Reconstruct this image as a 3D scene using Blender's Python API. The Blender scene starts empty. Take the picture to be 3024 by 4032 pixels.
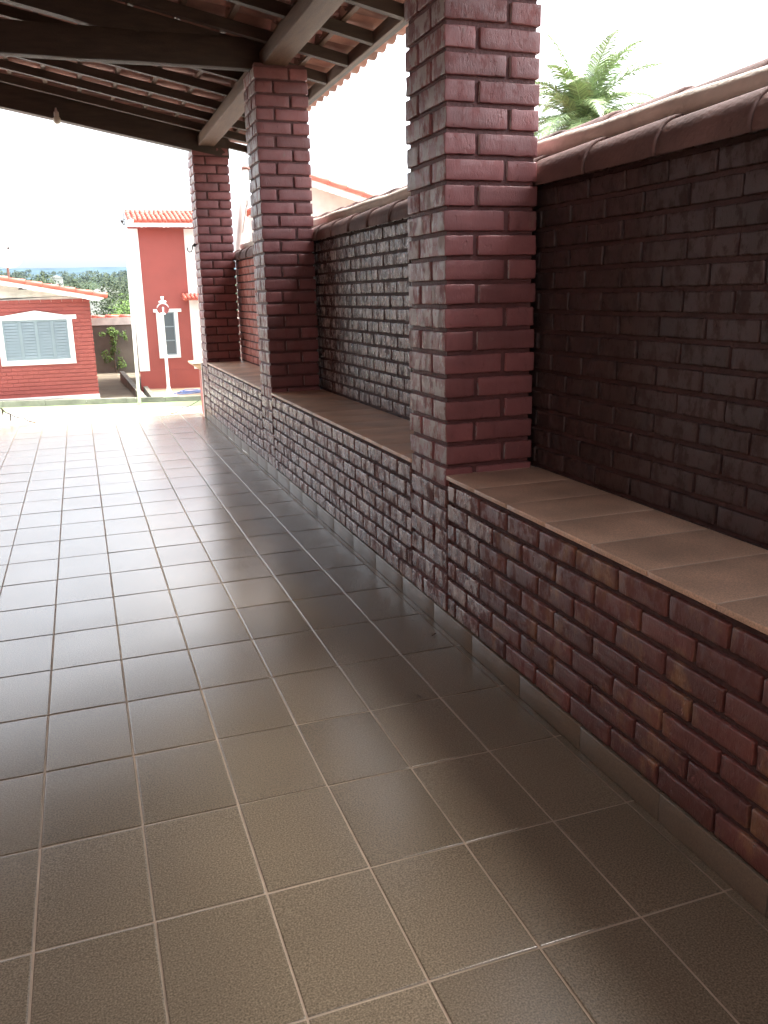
import bpy, math, random
from mathutils import Vector, noise, Matrix
random.seed(7)
R = math.radians
C = bpy.context.scene.collection
sc = bpy.context.scene

# ------------------------------------------------------------ camera
CAM = Vector((0, 0, 1.5934))
cd = bpy.data.cameras.new('camera'); co = bpy.data.objects.new('camera', cd); C.objects.link(co)
r_ = Vector((0.94204221, -0.33478918, -0.02174109)); u_ = Vector((0.10403838, 0.22990917, 0.96763515)); f_ = Vector((0.3189553, 0.91381507, -0.25141507))
m = Matrix((r_, u_, -f_)).transposed().to_4x4(); m.translation = CAM
co.matrix_world = m
cd.sensor_fit = 'VERTICAL'; cd.sensor_height = 36.0; cd.sensor_width = 27.0
cd.lens = 3315.0 / 4032 * 36; cd.clip_start = 0.05; cd.clip_end = 9000
sc.camera = co
sc.render.resolution_x = 768; sc.render.resolution_y = 1024

# ------------------------------------------------------------ sky and sun (bright overcast)
SUN_EL, SUN_AZ = R(63), R(80)          # azimuth clockwise from +y: high to the right of the camera, behind cloud
w = bpy.data.worlds.new('World'); sc.world = w; w.use_nodes = True
nt = w.node_tree; bg = nt.nodes['Background']
sky = nt.nodes.new('ShaderNodeTexSky'); sky.sky_type = 'NISHITA'; sky.sun_disc = False
sky.sun_elevation = SUN_EL; sky.sun_rotation = SUN_AZ; sky.air_density = 1.0; sky.dust_density = 3.0; sky.ozone_density = 1.0
hs = nt.nodes.new('ShaderNodeHueSaturation'); hs.inputs['Saturation'].default_value = 0.22
nt.links.new(sky.outputs[0], hs.inputs['Color']); 
# overcast: cloud is brighter high up than at the horizon
wtc = nt.nodes.new('ShaderNodeTexCoord'); wsx = nt.nodes.new('ShaderNodeSeparateXYZ'); nt.links.new(wtc.outputs['Generated'], wsx.inputs[0])
wmr = nt.nodes.new('ShaderNodeMapRange'); wmr.inputs['From Min'].default_value = 0.02; wmr.inputs['From Max'].default_value = .36
wmr.inputs['To Min'].default_value = .54; wmr.inputs['To Max'].default_value = 1.75; nt.links.new(wsx.outputs['Z'], wmr.inputs['Value'])
wvm = nt.nodes.new('ShaderNodeVectorMath'); wvm.operation = 'SCALE'; nt.links.new(hs.outputs[0], wvm.inputs[0]); nt.links.new(wmr.outputs[0], wvm.inputs['Scale'])
nt.links.new(wvm.outputs[0], bg.inputs['Color'])
bg.inputs['Strength'].default_value = 0.14
sl = bpy.data.lights.new('sun', 'SUN'); sl.energy = 2.6; sl.angle = R(24); sl.color = (1, .95, .88)
so = bpy.data.objects.new('sun', sl); C.objects.link(so)
sd = Vector((math.sin(SUN_AZ) * math.cos(SUN_EL), math.cos(SUN_AZ) * math.cos(SUN_EL), math.sin(SUN_EL)))
so.rotation_euler = sd.to_track_quat('Z', 'Y').to_euler()
sc.view_settings.view_transform = 'Standard'; sc.view_settings.look = 'None'
sc.view_settings.gamma = 1; sc.view_settings.use_curve_mapping = False
sc.view_settings.exposure = 2.2
sc.cycles.max_bounces = 10; sc.cycles.diffuse_bounces = 6; sc.cycles.glossy_bounces = 4
sc.cycles.sample_clamp_indirect = 8

# ------------------------------------------------------------ helpers
class MB:
    def __init__(s): s.v = []; s.f = []; s.t = []
    def add(s, vs, fs, tint=None):
        n = len(s.v); s.v += [tuple(p) for p in vs]; s.f += [tuple(i + n for i in q) for q in fs]
        t = random.random() if tint is None else tint
        s.t += [t] * len(fs)
    def box(s, lo, hi, tint=0.5):
        x0, y0, z0 = lo; x1, y1, z1 = hi
        s.add([(x0,y0,z0),(x1,y0,z0),(x1,y1,z0),(x0,y1,z0),(x0,y0,z1),(x1,y0,z1),(x1,y1,z1),(x0,y1,z1)],
              [(0,3,2,1),(4,5,6,7),(0,1,5,4),(1,2,6,5),(2,3,7,6),(3,0,4,7)], tint)
    def quad(s, a, b, c, d, tint=0.5): s.add([a, b, c, d], [(0, 1, 2, 3)], tint)
    def prism(s, pts, vec, tint=0.5):      # pts: outline (list of 3D), extruded along vec
        n = len(pts); vec = Vector(vec); a = [Vector(p) for p in pts]
        s.add(a + [p + vec for p in a], [tuple(range(n))[::-1], tuple(range(n, 2*n))] + [(i, (i+1) % n, n+(i+1) % n, n+i) for i in range(n)], tint)
    def tube(s, path, rad, n=10, cap=True, tint=0.5):
        path = [Vector(p) for p in path]; rads = rad if isinstance(rad, (list, tuple)) else [rad] * len(path)
        vs = []; up = Vector((0, 0, 1))
        for i, p in enumerate(path):
            d = (path[min(i+1, len(path)-1)] - path[max(i-1, 0)]).normalized()
            a = d.cross(up if abs(d.z) < .95 else Vector((0, 1, 0))).normalized(); b = a.cross(d)
            for k in range(n):
                th = 2 * math.pi * k / n; vs.append(p + (a * math.cos(th) + b * math.sin(th)) * rads[i])
        fs = [(i*n+k, i*n+(k+1) % n, (i+1)*n+(k+1) % n, (i+1)*n+k) for i in range(len(path)-1) for k in range(n)]
        if cap: fs += [tuple(range(n))[::-1], tuple((len(path)-1)*n + k for k in range(n))]
        s.add(vs, fs, tint)
    def lathe(s, c, prof, n=20, tint=0.5):   # prof: (r, z) from the bottom
        vs = [(c[0]+r*math.cos(2*math.pi*k/n), c[1]+r*math.sin(2*math.pi*k/n), c[2]+z) for r, z in prof for k in range(n)]
        fs = [(i*n+k, i*n+(k+1) % n, (i+1)*n+(k+1) % n, (i+1)*n+k) for i in range(len(prof)-1) for k in range(n)]
        s.add(vs, fs, tint)
    def brick(s, lo, hi, r=.006, jit=.0018, seg=(5, 4, 3), tint=None, off=.002):   # rounded, slightly worn brick
        L = [hi[i] - lo[i] for i in range(3)]
        ax = []
        for i in range(3):
            n = seg[i]; rr = min(r * 1.0, L[i] * .3)
            ax.append([0, rr] + [rr + (L[i] - 2*rr) * k / (n-1) for k in range(1, n-1)] + [L[i]-rr, L[i]])
        idx = {}; vs = []; N = [len(a) for a in ax]
        ox, oy, oz = [random.uniform(-off, off) for _ in range(3)]; r *= .62
        def vid(i, j, k):
            key = (i, j, k)
            if key in idx: return idx[key]
            q = [ax[0][i], ax[1][j], ax[2][k]]; e = [i in (0, N[0]-1), j in (0, N[1]-1), k in (0, N[2]-1)]
            mm = sum(e)
            if mm > 1:
                for a in range(3):
                    if e[a]:
                        sh = r * (1 - 1/math.sqrt(mm)) * 1.3
                        q[a] += sh if q[a] < L[a]/2 else -sh
            p = Vector((lo[0]+q[0], lo[1]+q[1], lo[2]+q[2]))
            nv = noise.noise_vector(p * 23) * jit * .9 + noise.noise_vector(p * 80) * jit * .55
            p += nv + Vector((ox, oy, oz)) * .5
            idx[key] = len(vs); vs.append(p); return idx[key]
        fs = []
        for a, b, c in ((0, 1, 2), (1, 2, 0), (2, 0, 1)):
            for side in (0, N[a]-1):
                for i in range(N[b]-1):
                    for j in range(N[c]-1):
                        def g(ii, jj):
                            t = [0, 0, 0]; t[a] = side; t[b] = ii; t[c] = jj; return vid(*t)
                        q = (g(i, j), g(i+1, j), g(i+1, j+1), g(i, j+1))
                        fs.append(q if side else q[::-1])
        s.add(vs, fs, tint)
    def build(s, name, mat, parent=None, smooth=False):
        me = bpy.data.meshes.new(name); me.from_pydata(s.v, [], s.f); me.update()
        if smooth: me.polygons.foreach_set('use_smooth', [True] * len(me.polygons))
        at = me.attributes.new('tint', 'FLOAT', 'FACE'); at.data.foreach_set('value', s.t)
        o = bpy.data.objects.new(name, me); C.objects.link(o); me.materials.append(mat)
        if parent is not None:
            o.parent = parent
            if parent.type == 'EMPTY': o.matrix_parent_inverse = Matrix.Translation(-Vector(parent.location))
        return o

def tag(o, label=None, cat=None, group=None, kind=None):
    if label: o['label'] = label
    if cat: o['category'] = cat
    if group: o['group'] = group
    if kind: o['kind'] = kind
    return o
def thing(name, label, cat, loc=(0, 0, 0), group=None):
    o = bpy.data.objects.new(name, None); C.objects.link(o); o.location = loc; o.empty_display_size = .1
    return tag(o, label, cat, group)

def M(name, col, rough=.6, var=.15, scale=4, bump=0, bscale=60, metal=0, tint=0, coat=0, rvar=0, stretch=None, spec=None):
    mt = bpy.data.materials.new(name); mt.use_nodes = True; n = mt.node_tree; b = n.nodes['Principled BSDF']
    tc = n.nodes.new('ShaderNodeTexCoord'); src = tc.outputs['Object']
    geo = n.nodes.new('ShaderNodeNewGeometry'); src = geo.outputs['Position']
    if stretch:
        mp = n.nodes.new('ShaderNodeMapping'); mp.inputs['Scale'].default_value = stretch; n.links.new(src, mp.inputs['Vector']); src = mp.outputs[0]
    nz = n.nodes.new('ShaderNodeTexNoise'); nz.inputs['Scale'].default_value = scale; nz.inputs['Detail'].default_value = 8; n.links.new(src, nz.inputs['Vector'])
    mx = n.nodes.new('ShaderNodeMix'); mx.data_type = 'RGBA'
    mx.inputs['A'].default_value = (*[c * (1 - var) for c in col], 1); mx.inputs['B'].default_value = (*[min(1, c * (1 + var)) for c in col], 1)
    rp = n.nodes.new('ShaderNodeMapRange'); rp.inputs['From Min'].default_value = .22; rp.inputs['From Max'].default_value = .78
    n.links.new(nz.outputs['Fac'], rp.inputs['Value']); n.links.new(rp.outputs[0], mx.inputs['Factor'])
    out = mx.outputs['Result']
    if tint:
        at = n.nodes.new('ShaderNodeAttribute'); at.attribute_name = 'tint'
        mr = n.nodes.new('ShaderNodeMapRange'); mr.inputs['To Min'].default_value = 1 - tint; mr.inputs['To Max'].default_value = 1 + tint
        n.links.new(at.outputs['Fac'], mr.inputs['Value'])
        vm = n.nodes.new('ShaderNodeVectorMath'); vm.operation = 'SCALE'; n.links.new(out, vm.inputs[0]); n.links.new(mr.outputs[0], vm.inputs['Scale']); out = vm.outputs[0]
    n.links.new(out, b.inputs['Base Color'])
    b.inputs['Roughness'].default_value = rough; b.inputs['Metallic'].default_value = metal
    if coat: b.inputs['Coat Weight'].default_value = coat; b.inputs['Coat Roughness'].default_value = .25
    if rvar:
        mr = n.nodes.new('ShaderNodeMapRange'); mr.inputs['From Min'].default_value = .35; mr.inputs['From Max'].default_value = .65
        mr.inputs['To Min'].default_value = rough - rvar; mr.inputs['To Max'].default_value = rough + rvar
        nz3 = n.nodes.new('ShaderNodeTexNoise'); nz3.inputs['Scale'].default_value = scale * 3; nz3.inputs['Detail'].default_value = 6; n.links.new(src, nz3.inputs['Vector'])
        n.links.new(nz3.outputs['Fac'], mr.inputs['Value']); n.links.new(mr.outputs[0], b.inputs['Roughness'])
    if bump:
        nb = n.nodes.new('ShaderNodeTexNoise'); nb.inputs['Scale'].default_value = bscale; nb.inputs['Detail'].default_value = 6; n.links.new(src, nb.inputs['Vector'])
        bp = n.nodes.new('ShaderNodeBump'); bp.inputs['Strength'].default_value = bump; bp.inputs['Distance'].default_value = .01
        n.links.new(nb.outputs['Fac'], bp.inputs['Height']); n.links.new(bp.outputs[0], b.inputs['Normal'])
    if spec is not None: b.inputs['Specular IOR Level'].default_value = spec
    return mt

def paint_brick(name, col, worn, wear_lo, wear_hi, rough=.32, matte=.55, glint=None, ior=1.6):
    """maroon paint over brick: glossy skin broken by matte scuffed patches, and worn spots of bare clay"""
    mt = M(name, col, rough, .22, 6, 0, 90, tint=.2)
    n = mt.node_tree; b = n.nodes['Principled BSDF']; old = b.inputs['Base Color'].links[0].from_socket
    b.inputs['IOR'].default_value = ior
    geo = n.nodes.new('ShaderNodeNewGeometry')
    mp = n.nodes.new('ShaderNodeMapping'); mp.inputs['Scale'].default_value = (1, 1, .55); n.links.new(geo.outputs['Position'], mp.inputs['Vector'])
    def noi(sc_, det, rg=.6):
        q = n.nodes.new('ShaderNodeTexNoise'); q.inputs['Scale'].default_value = sc_; q.inputs['Detail'].default_value = det; q.inputs['Roughness'].default_value = rg
        n.links.new(mp.outputs[0], q.inputs['Vector']); return q.outputs['Fac']
    def rng(src, a, b_, c=0, d=1):
        q = n.nodes.new('ShaderNodeMapRange'); q.inputs['From Min'].default_value = a; q.inputs['From Max'].default_value = b_; q.inputs['To Min'].default_value = c; q.inputs['To Max'].default_value = d
        n.links.new(src, q.inputs['Value']); return q.outputs[0]
    mx = n.nodes.new('ShaderNodeMix'); mx.data_type = 'RGBA'; mx.inputs['B'].default_value = (*worn, 1)
    n.links.new(old, mx.inputs['A']); n.links.new(rng(noi(7, 10, .68), wear_lo, wear_hi), mx.inputs['Factor']); n.links.new(mx.outputs['Result'], b.inputs['Base Color'])
    if glint:      # pale patches painted in as gloss reflections on faces turned to -x
        sx = n.nodes.new('ShaderNodeSeparateXYZ'); n.links.new(geo.outputs['True Normal'], sx.inputs[0])
        k1 = rng(sx.outputs['X'], -.5, -.8); k2 = rng(noi(13, 9, .70), glint[1], glint[1] + .06)
        mu = n.nodes.new('ShaderNodeMath'); mu.operation = 'MULTIPLY'; n.links.new(k1, mu.inputs[0]); n.links.new(k2, mu.inputs[1])
        m2 = n.nodes.new('ShaderNodeMix'); m2.data_type = 'RGBA'; m2.inputs['B'].default_value = (*glint[0], 1)
        n.links.new(mx.outputs['Result'], m2.inputs['A']); n.links.new(mu.outputs[0], m2.inputs['Factor']); n.links.new(m2.outputs['Result'], b.inputs['Base Color'])
    n.links.new(rng(noi(16, 9, .72), .50, .58, rough, rough + matte), b.inputs['Roughness'])
    # brush / wire-cut streaks and pits
    mp2 = n.nodes.new('ShaderNodeMapping'); mp2.inputs['Scale'].default_value = (1.6, 1.6, .5); n.links.new(geo.outputs['Position'], mp2.inputs['Vector'])
    n1 = n.nodes.new('ShaderNodeTexNoise'); n1.inputs['Scale'].default_value = 95; n1.inputs['Detail'].default_value = 8; n1.inputs['Roughness'].default_value = .7; n.links.new(mp2.outputs[0], n1.inputs['Vector'])
    bp = n.nodes.new('ShaderNodeBump'); bp.inputs['Strength'].default_value = .5; bp.inputs['Distance'].default_value = .006
    n.links.new(n1.outputs['Fac'], bp.inputs['Height'])
    pits = rng(noi(42, 5, .6), .30, .40)
    bp2 = n.nodes.new('ShaderNodeBump'); bp2.inputs['Strength'].default_value = .7; bp2.inputs['Distance'].default_value = .003
    n.links.new(pits, bp2.inputs['Height']); n.links.new(bp.outputs[0], bp2.inputs['Normal']); n.links.new(bp2.outputs[0], b.inputs['Normal'])
    return mt

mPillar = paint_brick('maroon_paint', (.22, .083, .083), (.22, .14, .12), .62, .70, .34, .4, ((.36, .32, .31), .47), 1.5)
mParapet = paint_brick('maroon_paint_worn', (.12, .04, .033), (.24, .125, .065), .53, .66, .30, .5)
mParapetGlint = paint_brick('maroon_paint_glint', (.12, .042, .036), (.2, .11, .08), .60, .70, .26, .5, ((.38, .33, .31), .48), 1.7)  # pale reflections of the far opening are put into the colour
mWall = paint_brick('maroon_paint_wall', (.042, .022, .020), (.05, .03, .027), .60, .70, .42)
mWallSheen = paint_brick('maroon_paint_sheen', (.06, .03, .028), (.06, .03, .027), .60, .70, .24, .5, ((.34, .31, .30), .485), 1.75)  # grazing sky sheen of the middle bay, painted as pale patches
mCoralLit = paint_brick('coral_lit_end', (.36, .115, .085), (.25, .15, .11), .62, .7, .5)  # lighter coral stands in for open daylight on the far wall end
mMortar = M('mortar_painted', (.06, .028, .026), .75, .3, 12, .6, 70)
mMortarP = M('mortar_pillar', (.10, .035, .034), .6, .25, 12, .6, 70)
mClay = M('clay_tile', (.29, .15, .12), .8, .3, 9, .3, 60, tint=.25)
mCope = M('coping_clay', (.14, .08, .07), .75, .55, 3, .5, 40, tint=.2)
mPale = M('coping_mortar', (.62, .55, .48), .7, .2, 8, .5, 40)
mWood = M('dark_timber', (.045, .03, .024), .6, .45, 5, .5, 60, stretch=(6, 1, 6))
mWoodX = M('dark_timber_rafter', (.045, .027, .018), .6, .45, 5, .5, 60, stretch=(1, 6, 6))
mPlate = M('brown_timber', (.095, .050, .028), .6, .35, 4, .5, 50, stretch=(8, 1, 8))
mWhite = M('white_paint', (.78, .77, .74), .5, .05, 3)
mDirtyWhite = M('weathered_white', (.6, .58, .52), .7, .25, 3, .2, 30)
mRed = M('red_wall_paint', (.285, .062, .048), .6, .10, 2, .2, 60, tint=.06)
mRedTile = M('red_roof_tile', (.50, .125, .085), .6, .2, 6, .2, 40, tint=.2)
mShutter = M('grey_shutter', (.20, .25, .27), .45, .08, 3)
mGlass = M('dark_glass', (.10, .12, .13), .12, .1, 2)
mConc = M('mossy_concrete', (.22, .22, .18), .85, .5, 2.5, .5, 30)
mGrey = M('grey_render', (.15, .14, .115), .9, .4, 1.2, .3, 20)
mMetal = M('dark_metal', (.03, .03, .03), .4, .2, 5, metal=.6)
mCord = M('old_cord', (.09, .08, .065), .8, .3, 20)
mBlue = M('blue_hose', (.14, .19, .36), .4, .1, 4)
mPave = M('bright_paving', (.46, .45, .42), .8, .10, 1.2, .2, 20)
mLawn = M('lawn_green', (.24, .32, .15), .9, .2, 1.5, .4, 30)
mSoil = M('yard_soil', (.13, .11, .075), .95, .4, 1.5, .4, 20)
mTan = M('sandstone_edge', (.46, .33, .21), .7, .25, 5, .3, 40)
mPVC = M('white_pvc', (.52, .46, .42), .35, .06, 3)
mLeafA = M('leaf_dark', (.055, .072, .04), .6, .25, .8, tint=.5, spec=.08)
mLeafB = M('leaf_light', (.10, .16, .045), .6, .4, .8, tint=.5, spec=.08)
mPalm = M('palm_leaf', (.23, .31, .14), .45, .3, 2, tint=.4)
mBark = M('bark', (.12, .09, .065), .9, .4, 8, .5, 20)
mTerr = M('terrain_green', (.04, .055, .03), .95, .5, .03, spec=0)
mHill = M('hill_woods', (.05, .075, .075), 1, .3, .01, spec=0)
mBulb = M('bulb_glass', (.62, .58, .5), .25, .05, 3)
mUnseenWall = M('unseen_house_wall', (.30, .16, .12), .7, .1, 2)

# ledge and floor tile: glazed brown stoneware with fine speckle
def tile_mat(name, col, rough, spk, bump=.12, ior=1.5, var=.16):
    mt = M(name, col, rough, var, 1.3 if var < .2 else 4, 0, tint=.12)
    n = mt.node_tree; b = n.nodes['Principled BSDF']; old = b.inputs['Base Color'].links[0].from_socket
    geo = n.nodes.new('ShaderNodeNewGeometry')
    nz = n.nodes.new('ShaderNodeTexNoise'); nz.inputs['Scale'].default_value = 200; nz.inputs['Detail'].default_value = 3; n.links.new(geo.outputs['Position'], nz.inputs['Vector'])
    mr = n.nodes.new('ShaderNodeMapRange'); mr.inputs['From Min'].default_value = .3; mr.inputs['From Max'].default_value = .7
    mr.inputs['To Min'].default_value = 1 - spk; mr.inputs['To Max'].default_value = 1 + spk; n.links.new(nz.outputs['Fac'], mr.inputs['Value'])
    vm = n.nodes.new('ShaderNodeVectorMath'); vm.operation = 'SCALE'; n.links.new(old, vm.inputs[0]); n.links.new(mr.outputs[0], vm.inputs['Scale'])
    n.links.new(vm.outputs[0], b.inputs['Base Color'])
    b.inputs['IOR'].default_value = ior
    nz2 = n.nodes.new('ShaderNodeTexNoise'); nz2.inputs['Scale'].default_value = 150; nz2.inputs['Detail'].default_value = 2; n.links.new(geo.outputs['Position'], nz2.inputs['Vector'])
    bp = n.nodes.new('ShaderNodeBump'); bp.inputs['Strength'].default_value = bump; bp.inputs['Distance'].default_value = .002
    n.links.new(nz2.outputs['Fac'], bp.inputs['Height']); n.links.new(bp.outputs[0], b.inputs['Normal'])
    nz4 = n.nodes.new('ShaderNodeTexNoise'); nz4.inputs['Scale'].default_value = 2.2; nz4.inputs['Detail'].default_value = 1; n.links.new(geo.outputs['Position'], nz4.inputs['Vector'])
    mr4 = n.nodes.new('ShaderNodeMapRange'); mr4.inputs['From Min'].default_value = .2; mr4.inputs['From Max'].default_value = .8
    mr4.inputs['To Min'].default_value = rough; mr4.inputs['To Max'].default_value = rough + .05; n.links.new(nz4.outputs['Fac'], mr4.inputs['Value']); n.links.new(mr4.outputs[0], b.inputs['Roughness'])
    return mt
mFloor = tile_mat('floor_tile_glaze', (.152, .120, .082), .21, .42, .26, 1.62)
mLedge = tile_mat('ledge_tile_glaze', (.60, .43, .31), .34, .25, var=.32)
mGrout = M('grout', (.33, .25, .18), .8, .25, 6, .3, 60)
mGroutL = M('ledge_grout', (.66, .56, .46), .85, .2, 6)
mSkirt = tile_mat('skirting_tile_glaze', (.16, .13, .095), .30, .2)

# ------------------------------------------------------------ terrace floor
TX0, TY0, TW, TL = -0.2727, 2.877, .30, .4437
XW = 1.527            # inner face of the parapet
XB = 2.005            # inner face of the boundary wall
FY1 = 12.2
g = 0.0032
mb = MB()
cols = []
k = -12
while True:
    a = TX0 + TW * k; b_ = a + TW
    if b_ > XW + .01: break
    cols.append((a + g, b_ - g)); k += 1
cols[-1] = (cols[-1][0], 1.494)
SKX = 1.4975
for ci, (a, b_) in enumerate(cols):
    j = -14
    while TY0 + TL * j < FY1:
        c0 = TY0 + TL * j + g; c1 = min(TY0 + TL * (j + 1) - g, FY1); j += 1
        if c1 - c0 < .05: continue
        rx, ry = random.uniform(-.004, .004), random.uniform(-.0025, .0025); bow = random.uniform(.0004, .0011)
        vs = []
        xs = [a, a + .002, a + .005] + [a + (b_ - a) * i / 4 for i in range(1, 4)] + [b_ - .005, b_ - .002, b_]
        ys = [c0, c0 + .002, c0 + .005] + [c0 + (c1 - c0) * i / 4 for i in range(1, 4)] + [c1 - .005, c1 - .002, c1]
        jx, jy = random.uniform(-.0008, .0008), random.uniform(-.0008, .0008)
        for yi, y in enumerate(ys):
            for xi, x in enumerate(xs):
                u = (x - (a + b_) / 2) / (b_ - a) * 2; v = (y - (c0 + c1) / 2) / (c1 - c0) * 2
                z = -bow * (u * u * .8 + v * v) + rx * (x - (a + b_) / 2) + ry * (y - (c0 + c1) / 2) - (.0018 if xi in (0, 8) or yi in (0, 8) else 0)
                vs.append((x + jx, y + jy, z))
        fs = [(r * 9 + q, r * 9 + q + 1, (r + 1) * 9 + q + 1, (r + 1) * 9 + q) for r in range(8) for q in range(8)]
        mb.add(vs, fs)
for j in range(-14, 30):
    c0 = TY0 + TL * j + g; c1 = min(TY0 + TL * (j + 1) - g, FY1)
    if c1 > c0: mb.add([(SKX, c0, -.0005), (1.5255, c0, -.0005), (1.5255, c1, -.0005), (SKX, c1, -.0005)], [(0, 1, 2, 3)])
tag(mb.build('floor', mFloor, None, True), kind='structure')
mb = MB(); mb.box((-4.2, -3.6, -1.2), (XW + .0, FY1, -.0045)); tag(mb.build('floor_bed', mGrout), kind='structure')
mb = MB()
for i in range(9):
    a = -4.2 + i * .64; mb.brick((a, FY1 + .002, -.16), (min(a + .634, 1.56), FY1 + .30 + .02 * math.sin(i * 2.3), -.006), .012, .006, (5, 4, 3))
tag(mb.build('floor_edge', mTan, None, True), kind='structure')

# ------------------------------------------------------------ parapet with skirting and tiled ledge
PY = [(3.49, 3.935), (7.285, 7.73), (11.18, 11.63)]
PX = (XW, XW + .44)
par = thing('parapet_wall', 'low maroon brick parapet wall with brown tiled top running along the terrace under the brick pillars', 'low wall', (XW, 4, 0))
Y0, Y1 = -2.6, 11.72
mb = MB(); mb.box((XW + .014, Y0, .02), (1.975, Y1 - .01, .752)); mb.build('mortar_core', mMortar, par)
mbf = MB(); mb = MB()
ZC = [(.105 + .0925 * i, .105 + .0925 * i + .072) for i in range(7)]
def near_pillar(y0, y1):
    return any(y1 > a - .004 and y0 < b + .004 for a, b in PY)
for i, (z0, z1) in enumerate(ZC):
    y = Y0 + (.125 if i % 2 else 0)
    if i % 2: pass
    while y < Y1:
        ya, yb = y, min(y + .236, Y1); y += .25
        segs = [(ya, yb)]
        for pa, pb in PY:
            ns = []
            for sa, sb in segs:
                if sb <= pa - .01 or sa >= pb + .01: ns.append((sa, sb))
                else:
                    if sa < pa - .014: ns.append((sa, pa - .014))
                    if sb > pb + .014: ns.append((pb + .014, sb))
            segs = ns
        for sa, sb in segs:
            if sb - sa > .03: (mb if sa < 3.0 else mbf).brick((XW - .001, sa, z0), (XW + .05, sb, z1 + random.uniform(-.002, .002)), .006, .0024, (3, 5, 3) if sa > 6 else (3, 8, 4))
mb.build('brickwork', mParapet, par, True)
mbf.build('brickwork', mParapetGlint, par, True)['label'] = 'section of maroon bricks with pale painted glints'
mb = MB()
j = -12
while TY0 + TL * j < Y1:
    c0 = max(Y0, TY0 + TL * j + .002 - .12); c1 = min(TY0 + TL * (j + 1) - .002 - .12, Y1); j += 1
    if c1 > c0: mb.brick((XW - .004, c0, .001), (XW + .016, c1, .097 + random.uniform(-.001, .001)), .0025, .0004, (2, 4, 3))
mb.build('skirting', mSkirt, par, True)
mb = MB(); y = 2.89 - .2985 * 18
while y < Y1 + .02:
    sp = [(y + .0028, min(y + .2957, Y1 + .02))]
    for pa, pb in PY:
        sp = [q for (u0, u1) in sp for q in ((u0, min(u1, pa + .006)), (max(u0, pb - .006), u1)) if q[1] - q[0] > .01]
    for u0, u1 in sp: mb.brick((XW - .004, u0, .7555), (1.998, u1, .774 + random.uniform(-.0003, .0003)), .002, .0003, (5, 4, 2), None, .0003)
    y += .2985
mb.build('ledge_tiles', mLedge, par, True)
mb = MB(); mb.box((XW + .003, Y0, .7525), (1.99, Y1, .7733)); mb.build('ledge_grout', mGroutL, par)
mb = MB(); mb.box((XW - .012, Y1 + .004, -.02), (1.64, Y1 + .05, .74)); mb.build('end_trim', mWhite, par)

# ------------------------------------------------------------ brick pillars
def pillar(y0, y1, ztop, label):
    t = thing('brick_pillar', label, 'pillar', (XW + .22, (y0 + y1) / 2, 0), 'maroon brick pillars carrying the terrace roof')
    x0, x1 = PX; x0 -= .003
    D = y1 - y0; W = x1 - x0; h = .142; j = .02
    mb = MB(); mb.box((x0 + .014, y0 + .014, .10), (x1 - .014, y1 - .014, ztop - .004)); mb.build('mortar_core', mMortarP, t)
    mb = MB(); foot = MB(); up_ = mb; z = .105; i = int(round(y0))
    while z < ztop - .05:
        za, zb = z, min(z + .083, ztop); z += .1025; i += 1
        e = [random.uniform(-.006, .006) for _ in range(4)]
        if i % 2:
            B = [((x0, y0), (x1 - h - j + e[0], y0 + h)), ((x1 - h + e[0], y0), (x1, y1 - h - j)), ((x0 + h + j + e[1], y1 - h), (x1, y1)), ((x0, y0 + h + j), (x0 + h, y1))]
        else:
            B = [((x0 + h + j + e[0], y0), (x1, y0 + h)), ((x0, y0), (x0 + h + e[0], y1 - h - j)), ((x0, y1 - h), (x1 - h - j + e[1], y1)), ((x1 - h, y0 + h + j), (x1, y1))]
        hi = y0 < 8; mb = foot if za < .72 else up_
        for (ax, ay), (bx, by) in B:
            o = [random.uniform(-.003, .003) for _ in range(2)]
            mb.brick((ax + o[0], ay + o[1], za), (bx + o[0], by + o[1], zb), .0055, .0030, (8, 8, 4) if y0 < 4 else ((6, 6, 4) if hi else (4, 4, 3)))
    up_.build('brickwork', mPillar, t, True); foot.build('foot_brickwork', mParapetGlint, t, True)
    return t
pillar(*PY[0], 3.39, 'nearest maroon brick pillar on the parapet, cut by the top of the photo')
pillar(*PY[1], 3.40, 'middle maroon brick pillar on the parapet, between the nearest and the farthest one')
p3 = pillar(*PY[2], 3.37, 'farthest maroon brick pillar, standing at the end of the parapet beside the white pipe')

# ------------------------------------------------------------ boundary wall with tile coping
bw = thing('boundary_wall', 'tall dark maroon brick boundary wall with clay tile coping behind the parapet', 'wall', (XB, 4, -1))
BY0, BY1, BT = -2.6, 11.40, 2.085
mb = MB(); mb.box((XB + .012, BY0, -1.2), (XB + .16, BY1, BT)); mb.build('mortar_core', mMortar, bw)
mb = MB(); mb2 = MB(); mb3 = MB(); i = 0; z = .70
while z < BT - .02:
    y = BY0 + (.125 if i % 2 else 0)
    zb = min(z + .072, BT)
    while y < BY1:
        yb = min(y + .236, BY1)
        pr = random.uniform(-.003, .003)
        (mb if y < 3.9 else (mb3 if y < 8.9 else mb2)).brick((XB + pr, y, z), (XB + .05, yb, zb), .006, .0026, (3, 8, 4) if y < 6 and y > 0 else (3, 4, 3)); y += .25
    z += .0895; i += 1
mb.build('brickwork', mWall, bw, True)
mb3.build('brickwork', mWallSheen, bw, True)['label'] = 'section of maroon bricks with whitish painted sheen'
mb2.build('lit_end_brickwork', mCoralLit, bw, True)['label'] = 'end section of the wall with daylight painted in as coral'
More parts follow.
